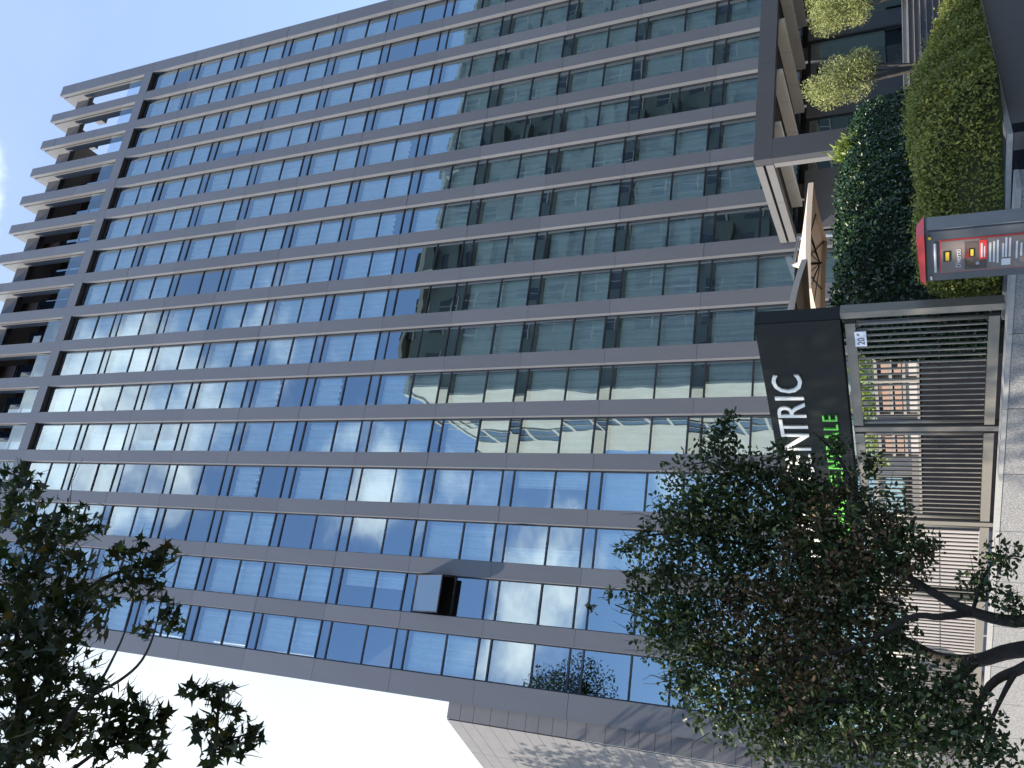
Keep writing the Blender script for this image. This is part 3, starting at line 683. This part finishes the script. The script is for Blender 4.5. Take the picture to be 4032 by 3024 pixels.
# overhanging plane tree (trunk stands outside the picture, to the left)
PT = [((-30.09,-20.66,10.68),0.35),((-30.53,-20.64,10.11),0.46),((-31.04,-20.97,9.77),0.44),((-31.05,-20.67,9.55),0.44),((-31.44,-21.09,9.25),0.47),((-31.28,-20.78,9.01),0.31),((-31.8,-21.38,8.83),0.37),((-31.84,-20.79,9.0),0.39),((-32.19,-21.25,8.7),0.39),((-32.26,-21.01,8.5),0.34),((-32.39,-21.6,8.31),0.25),((-30.24,-20.04,10.26),0.23),((-30.58,-20.14,10.37),0.19),((-30.94,-19.96,9.62),0.25),((-30.62,-19.88,9.52),0.28),((-30.8,-19.7,9.38),0.25),((-30.51,-19.67,9.32),0.18),((-31.1,-19.85,8.85),0.15),((-31.21,-19.77,8.78),0.1),((-31.8,-21.23,8.07),0.17),((-31.96,-21.07,7.92),0.22),((-32.07,-20.93,7.78),0.22),((-32.2,-20.83,7.67),0.2),((-31.94,-20.83,7.7),0.12),((-32.29,-21.08,7.89),0.22),((-31.95,-20.77,7.64),0.07),((-31.71,-20.94,7.11),0.14),((-31.77,-20.83,7.0),0.16),((-31.89,-20.77,6.91),0.16),((-32.09,-20.77,6.9),0.19),((-32.07,-20.67,6.78),0.12),((-31.98,-20.93,7.08),0.08),((-32.0,-20.62,6.73),0.07),((-31.28,-19.99,8.99),0.12),((-31.59,-21.29,8.77),0.26)]
PB = [[(-32.68,-21.31,8.67),(-32.3,-21.1,8.82),(-31.9,-20.8,9.13),(-31.32,-20.55,9.47),(-30.83,-20.13,9.62),(-30.61,-19.72,9.38)],[(-32.16,-21.26,8.19),(-31.94,-21.04,8.3),(-31.76,-20.59,8.45),(-31.56,-20.28,8.57),(-31.26,-19.9,8.91),(-30.86,-19.66,9.21)],[(-31.81,-20.84,8.4),(-31.41,-20.38,8.8),(-31.1,-20.1,9.09)],[(-32.3,-21.1,8.82),(-31.71,-21.16,9.17),(-31.02,-20.9,9.72),(-30.31,-20.46,10.33)],[(-32.27,-20.82,6.93),(-32.07,-20.81,6.95),(-31.84,-20.83,6.98),(-31.65,-20.82,6.99)],[(-32.5,-21.27,8.02),(-32.27,-21.08,7.89),(-32.14,-20.86,7.71),(-31.85,-20.78,7.66)],[(-32.07,-20.81,6.95),(-32.01,-20.69,6.81),(-31.94,-20.63,6.74)],[(-31.9,-20.8,9.13),(-31.36,-20.4,9.34),(-31.08,-20.08,9.46)]]
bt = (-38.6, -21.2, 0)
pb0 = [[(-38.6, -21.2, 0), (-38.4, -21.1, 4), (-38.2, -21.0, 8), (-38.0, -20.6, 12), (-38.1, -20.3, 16), (-36.0, -20.8, 18.5), (-33.0, -21.4, 20.5)],
       [(-38.2, -21.0, 8), (-36.4, -21.4, 9.2), (-34.2, -21.6, 9.2), tuple(PB[0][0])], [(-36.4, -21.4, 9.2), (-34.4, -21.9, 8.4), (-33.2, -21.4, 7.9), tuple(PB[4][0])],
       [(-38.0, -20.6, 12), (-35.5, -20.6, 13.4), (-33.6, -20.5, 14)], [(-38.0, -20.6, 12), (-37.5, -18.5, 13.5), (-36.8, -16.9, 14.4)], [(-38.2, -21, 8), (-38.5, -23, 11), (-38, -24.5, 13.5)], [(-38.2, -21, 8), (-36, -24, 9.6), (-33, -26.6, 10.4), (-29.5, -29.4, 10), (-27, -30.4, 9.2), (-24.4, -28.4, 8.8)]]
pr0 = [(.26, .10), (.11, .05), (.05, .025), (.09, .03), (.08, .03), (.10, .03), (.10, .03)]
plane = tree('plane_tree', 'overhanging plane tree with star-shaped leaves and bare twigs against the bright sky', bt, pb0+PB,
    pr0+[(.05, .012), (.022, .006), (.014, .005), (.03, .008), (.022, .006), (.018, .006), (.010, .004), (.02, .006)], 'bark2')
pp = []
for c, r in PT:
    n = max(9, int(760*r*r)); pp.append(ball(c, r*1.05, n, .5))
pp = np.concatenate(pp); rng.shuffle(pp)
single_leaves(plane, pp, .13, STAR, 'lf_plane', 300)
link('foliage', leaves_mesh('foliage', pp[300:]-np.array(bt), .13, STAR, 'lf_plane'), plane, kind='stuff')
twigs(plane, PT, 'bark2', 8, .005, 1.15, 5, toward=(-33.5, -21.8, 8.4))
far = [((-34.4, -20.6, 15.0), 1.8), ((-35.4, -18.8, 14.8), 2.0), ((-36.7, -16.9, 14.4), 1.7), ((-37.2, -23.4, 14.2), 2.6), ((-38.6, -20.4, 16.5), 2.8), ((-40.2, -18.2, 13.2), 2.6), ((-38.6, -24.6, 11.5), 2.4), ((-37.0, -20.5, 12.6), 1.9), ((-35.2, -22.6, 13.8), 1.8), ((-33.6, -22.6, 15.6), 1.5), ((-36.2, -19.6, 13.2), 1.6), ((-35.9, -18.0, 16.2), 1.8), ((-34.8, -19.4, 17.2), 1.6), ((-35.2, -25.2, 10.2), 2.4), ((-32.4, -27.6, 10.5), 2.6), ((-29.6, -29.8, 10.0), 2.6), ((-33.4, -24.6, 12.6), 2.0), ((-36.5, -28, 9), 2.6), ((-27.0, -30.5, 9.0), 2.2), ((-30.6, -25.8, 10.0), 2.0), ((-28.6, -27.4, 9.0), 2.1), ((-26.0, -28.2, 8.6), 2.2), ((-24.2, -26.6, 9.2), 2.0), ((-24.0, -30.0, 8.6), 2.3), ((-32.3, -21.4, 21.5), 2.5), ((-30.6, -22.4, 20.2), 2.1), ((-34.6, -21.0, 20.0), 2.6), ((-31.5, -23.5, 23.0), 2.2)]  # unseen crown added to shade the foreground; its top mirrors in the glass
pp = np.concatenate([ball(c, r, int(540*r*r), .6) for c, r in far])
link('foliage', leaves_mesh('foliage', pp-np.array(bt), .15, STAR, 'lf_plane'), plane, kind='stuff')
# street tree in front of the fence: small oval leaves, many of them withered brown
FB = [[(-30.68,-20.2,0.93),(-30.71,-20.17,1.22),(-30.78,-20.06,1.42),(-30.77,-19.86,1.64),(-30.66,-19.77,1.87),(-30.57,-19.8,2.13),(-30.47,-19.67,2.69),(-30.16,-19.73,3.28)],[(-30.48,-20.23,0.92),(-30.53,-20.2,1.2),(-30.49,-20.19,1.44),(-30.39,-20.1,1.63),(-30.23,-20.03,1.88),(-30.06,-19.99,2.2),(-29.88,-19.96,2.56),(-29.62,-20.09,2.93)],[(-30.49,-20.19,1.44),(-30.55,-20.28,1.63),(-30.57,-20.28,1.81),(-30.8,-20.28,2.17),(-30.94,-20.25,2.76),(-30.82,-20.27,3.3),(-30.66,-20.35,3.83)],[(-30.78,-20.06,1.42),(-31.01,-20.24,1.65),(-31.11,-20.34,1.94),(-31.17,-20.38,2.4),(-31.29,-20.44,2.79),(-31.24,-20.44,3.23)],[(-30.76,-20.39,0.95),(-30.85,-20.36,1.22),(-30.96,-20.45,1.37),(-31.2,-20.53,1.51),(-31.34,-20.53,1.79),(-31.44,-20.56,2.22)],[(-30.66,-19.77,1.87),(-30.84,-19.68,2.31),(-31.07,-19.73,2.75),(-31.02,-19.72,3.23)],[(-30.23,-20.03,1.88),(-29.78,-20.04,2.11),(-29.4,-20.05,2.29),(-29.23,-20.13,2.46)],[(-30.06,-19.99,2.2),(-30.09,-19.96,2.84),(-30.04,-20.1,3.4),(-30.13,-20.21,3.81)],[(-30.09,-19.96,2.84),(-29.54,-20.15,3.12),(-29.53,-20.23,3.4)],[(-30.49,-20.19,1.44),(-30.23,-20.24,1.35),(-30.11,-20.26,1.23)],[(-30.85,-20.36,1.22),(-30.98,-20.45,1.29),(-31.18,-20.53,1.38),(-31.4,-20.53,1.45)]]
FT = [((-29.37,-20.21,3.17),0.15),((-29.53,-20.13,3.02),0.18),((-29.53,-19.99,2.83),0.17),((-29.71,-20.0,2.56),0.2),((-29.33,-20.08,2.3),0.11),((-29.64,-19.98,2.24),0.17),((-29.75,-20.14,3.3),0.31),((-29.82,-20.06,3.02),0.31),((-29.88,-19.97,2.66),0.33),((-29.97,-20.01,2.29),0.32),((-29.86,-20.01,1.98),0.22),((-29.45,-20.02,2.08),0.09),((-30.05,-20.07,1.86),0.18),((-30.01,-20.13,3.49),0.23),((-30.12,-20.03,3.21),0.31),((-30.18,-19.95,2.84),0.33),((-30.26,-19.98,2.46),0.32),((-30.23,-19.95,2.12),0.28),((-30.19,-20.04,1.85),0.18),((-30.14,-20.18,3.73),0.1),((-30.35,-20.08,3.54),0.23),((-30.57,-20.21,3.72),0.12),((-30.62,-20.1,3.36),0.3),((-30.54,-20.02,3.0),0.32),((-30.63,-19.95,2.64),0.32),((-30.57,-20.01,2.28),0.3),((-30.53,-19.99,1.98),0.2),((-30.8,-20.23,3.5),0.22),((-30.91,-20.24,3.19),0.27),((-30.94,-20.16,2.86),0.31),((-30.97,-20.1,2.52),0.31),((-30.86,-20.07,2.19),0.27),((-30.85,-20.16,1.95),0.21),((-31.17,-20.34,3.26),0.17),((-31.28,-20.38,2.98),0.23),((-31.23,-20.31,2.65),0.27),((-31.22,-20.37,2.32),0.26),((-31.15,-20.35,2.01),0.24),((-31.03,-20.34,1.76),0.19),((-31.45,-20.41,2.63),0.19),((-31.42,-20.47,2.31),0.22),((-31.38,-20.54,2.0),0.24),((-31.3,-20.53,1.73),0.24),((-31.2,-20.53,1.51),0.2),((-31.32,-20.53,1.38),0.16),((-30.31,-20.22,1.4),0.12),((-30.14,-20.26,1.26),0.12),((-30.44,-20.31,1.22),0.11),((-30.04,-20.06,1.7),0.1),((-30.95,-20.44,1.53),0.13),((-30.58,-20.28,3.91),0.05),((-30.21,-20.21,3.86),0.07),((-30.39,-20.15,3.76),0.08),((-30.69,-20.31,4.03),0.04),((-29.14,-20.26,3.05),0.06),((-29.6,-20.04,2.65),0.12),((-29.48,-20.05,2.49),0.09),((-29.42,-20.09,2.63),0.07),((-29.35,-20.13,2.72),0.07),((-29.7,-19.98,2.42),0.12),((-29.24,-20.24,3.11),0.09)]
bt = (-30.65, -20.0, 0)
fr_ = [(.062, .012), (.05, .008), (.028, .005), (.032, .006), (.042, .008), (.022, .006), (.022, .006), (.02, .006), (.012, .004), (.014, .004), (.02, .005)]
FB[0].insert(0, (-30.7, -19.95, -.05)); FB[1].insert(0, (-30.5, -20.0, -.05)); FB[4].insert(0, (-30.75, -20.05, -.05))
front = tree('street_tree', 'bushy dark street tree with small oval leaves, some withered brown, in front of the fence', bt, FB, fr_, 'bark')
gp = []; bp = []
for c, r in FT:
    n = max(10, int(11500*r*r)); p = ball(c, r*1.2, n, .55, (1, 1, 1)); gp.append(p)
gp = np.concatenate(gp)
bc = np.array([-30.55, -19.9, 2.45]); dd = np.linalg.norm((gp-bc)*np.array([1, 1, 1.15]), axis=1)
lump = np.sin(gp[:, 0]*7+gp[:, 2]*5)*np.sin(gp[:, 2]*8+gp[:, 0]*3)
isb = (dd < .70+.45*lump) & (rng.random(len(gp)) < .5); bp = gp[isb]; gp = gp[~isb]; rng.shuffle(gp); rng.shuffle(bp)
single_leaves(front, gp, .052, OVAL, 'lf_hack', 240); single_leaves(front, bp, .046, OVAL, 'lf_brown', 60)
link('foliage', leaves_mesh('foliage', gp[240:]-np.array(bt), .046, OVAL, 'lf_hack'), front, kind='stuff')
link('withered_foliage', leaves_mesh('withered_foliage', bp[60:]-np.array(bt), .044, OVAL, 'lf_brown'), front, kind='stuff')
twigs(front, FT, 'bark', 10, .003, 1.15, 9, toward=(-30.6, -19.9, 1.3))
# a second plane tree farther along the street, left of the picture: it shades the foot of the side block
bt = (-39.0, -3.2, 0)
t2 = tree('plane_tree', 'plane tree farther along the street, outside the left edge, shading the side block', bt, [[(-39, -3.2, 0), (-38.9, -3.1, 6), (-38.9, -2, 11), (-39.1, -.6, 15), (-39.3, .4, 19)], [(-38.9, -3.1, 6), (-37.8, -3, 9), (-37.4, -2.8, 11)]], [(.3, .1), (.12, .04)], 'bark2')
pp = np.concatenate([ball(c, r, int(260*r*r), .7) for c, r in (((-39.4, .6, 20.0), 1.7), ((-38.9, -.6, 17.2), 2.0), ((-39.8, 1.6, 15.5), 2.1), ((-38.7, .2, 13.6), 1.8), ((-38.6, -1.2, 11.0), 1.8), ((-39.8, -3.4, 12.0), 2.3), ((-38.4, -3.2, 9.0), 1.7))])
link('foliage', leaves_mesh('foliage', pp-np.array(bt), .20, STAR, 'lf_plane'), t2, kind='stuff')
# trees on the far side of the street, behind the camera: seen only mirrored in the glass
for i, (x, y, h, r) in enumerate(((-33.5, -35, 9, 2.6), (-27.5, -37, 8.2, 2.3), (-40, -34, 10, 3))):
    bt = (x, y, 0)
    t2 = tree('broadleaf_tree', ['light green tree across the street behind the viewer, the middle one', 'light green tree across the street behind the viewer, the right-hand one', 'light green tree across the street behind the viewer, the left-hand one'][i], bt, [[(x, y, 0), (x+.2, y, h*.5), (x, y+.1, h)]], [(.2, .06)], 'bark2')
    pp = np.concatenate([ball((x+a, y+b, h+c), r*.62, 900, .6) for a, b, c in ((0, 0, .8), (1.2, .3, -.6), (-1.3, .2, -.4), (.2, -1, -1.2), (0, .9, -1.6))])
    link('foliage', leaves_mesh('foliage', pp-np.array(bt), .2, OVAL, 'lf_bright'), t2, kind='stuff')
def shrub(name, label, base, balls, size, shape, m, nk, stems, cat='shrub', group=None, tone=0, **k):
    t = thing(name, label, cat, base, group=group); mb = MB()
    for c, r in balls: mb.tube([(0, 0, 0), (c[0]*.4, c[1]*.4, c[2]*.5), c], [stems, stems*.7, stems*.3], 6)
    mb.build('stems', 'bark2', t)
    pp = np.concatenate([ball(c, r, int(nk*r*r), .55) for c, r in balls])
    link('foliage', leaves_mesh('foliage', pp, size, shape, m, tone=tone, **k), t, kind='stuff'); return t
shrub('olive_tree', 'sunlit clipped olive tree left of the entrance, above the end of the tall hedge', (-15.2, -6.9, 1.2), [((0, 0, 2.2), .62), ((-.35, -.1, 2.75), .5), ((.35, .1, 2.55), .5), ((-.1, 0, 3.1), .36), ((.4, 0, 1.9), .45), ((.55, .05, 2.0), .4)], .075, SLIM, 'lf_olive', 9000, .05, 'tree')
shrub('olive_tree', 'sunlit round olive tree at the far right in front of the entrance glazing', (-11.4, -5.6, 1.2), [((0, 0, 2.6), .75), ((-.4, 0, 3.0), .55), ((.4, 0, 3.05), .6), ((.5, 0, 2.3), .6), ((-.3, 0, 2.2), .5)], .075, SLIM, 'lf_olive', 9000, .05, 'tree')
shrub('oleander_shoot', 'bright long-leaved shoot rising over the sunlit hedge top beside the umbrella tip', (-20.6, -11.4, 2.1), [((0, 0, 1.15), .16), ((-.1, 0, 1.0), .2), ((.18, 0, .95), .18), ((-.25, 0, .8), .16)], .17, SLIM, 'lf_bright', 2600, .012, tone=.2)
shrub('garden_shrub', 'small bright round shrub behind the tall hedge under the umbrella', (-21.9, -10.4, 2.1), [((0, 0, .75), .24), ((.25, .1, .65), .22), ((-.3, 0, .6), .22), ((-.6, 0, .5), .2)], .07, OVAL, 'lf_bright', 3200, .012)
shrub('garden_shrub', 'bright leafy shrub behind the terrace chairs, seen through the fence top', (-23.6, -7.1, 1.86), [((.1, -.2, 1.25), .34), ((-.2, .35, 1.2), .36), ((-.5, 1.0, 1.25), .36), ((-.9, 1.7, 1.2), .4), ((-1.3, 2.4, 1.2), .4)], .11, OVAL, 'lf_bright', 1500, .015)
# ------------------------------------------------------------------ block across the street (mirrored in the glass)
ob = thing('opposite_building', 'tall grey building across the street behind the viewer, mirrored in the glass', 'building')
OX, OY, OH = -3.1, -45.0, 51.6
MB().box(OX, 62, OY-23, OY, 0, OH).build('body', 'concrete_d', ob)
MB().box(OX-.25, OX-.02, OY-23, OY+.2, 0, OH+.6).build('side_wall', 'concrete_s', ob)
MB().box(OX-.4, 62.4, OY-23.3, OY+.5, OH+.62, OH+1.0).build('roof_edge', 'concrete_s', ob)
mw = MB(); ml = MB(); mf = MB(); mb2 = MB()
for n in range(16):
    z = 3.2 + n*3.2
    for i in range(17):
        x = OX+2.2+i*3.7
        if i % 4 == 3:
            mb2.box(x-.6, x+2.8, OY+.02, OY+1.2, z-.6, z+.5); mw.box(x, x+2.2, OY+.01, OY+.03, z-.1, z+2.1)
        else:
            mw.box(x, x+1.7, OY+.01, OY+.04, z+.3, z+1.9); mf.box(x-.1, x+1.8, OY+.01, OY+.12, z+.16, z+.28); mf.box(x+.80, x+.88, OY+.045, OY+.07, z+.3, z+1.9)
    if n == 0: ml.box(OX-.30, OX-.26, OY-12.5, OY-8.6, 0, OH-1.6)
    mf.box(OX-.36, OX-.31, OY-12.5, OY-8.6, z-.25, z+.1)
    for j in range(3): mf.box(OX-.38, OX-.31, OY-12.5+j*1.8, OY-12.38+j*1.8, z+.1, z+2.95)
mw.build('windows', 'roomwin', ob, kind='stuff'); ml.build('ribbon_windows', 'roomwin', ob, kind='stuff'); mf.build('window_trim', 'concrete_s', ob, kind='stuff'); mb2.build('balconies', 'concrete_d', ob, kind='stuff')
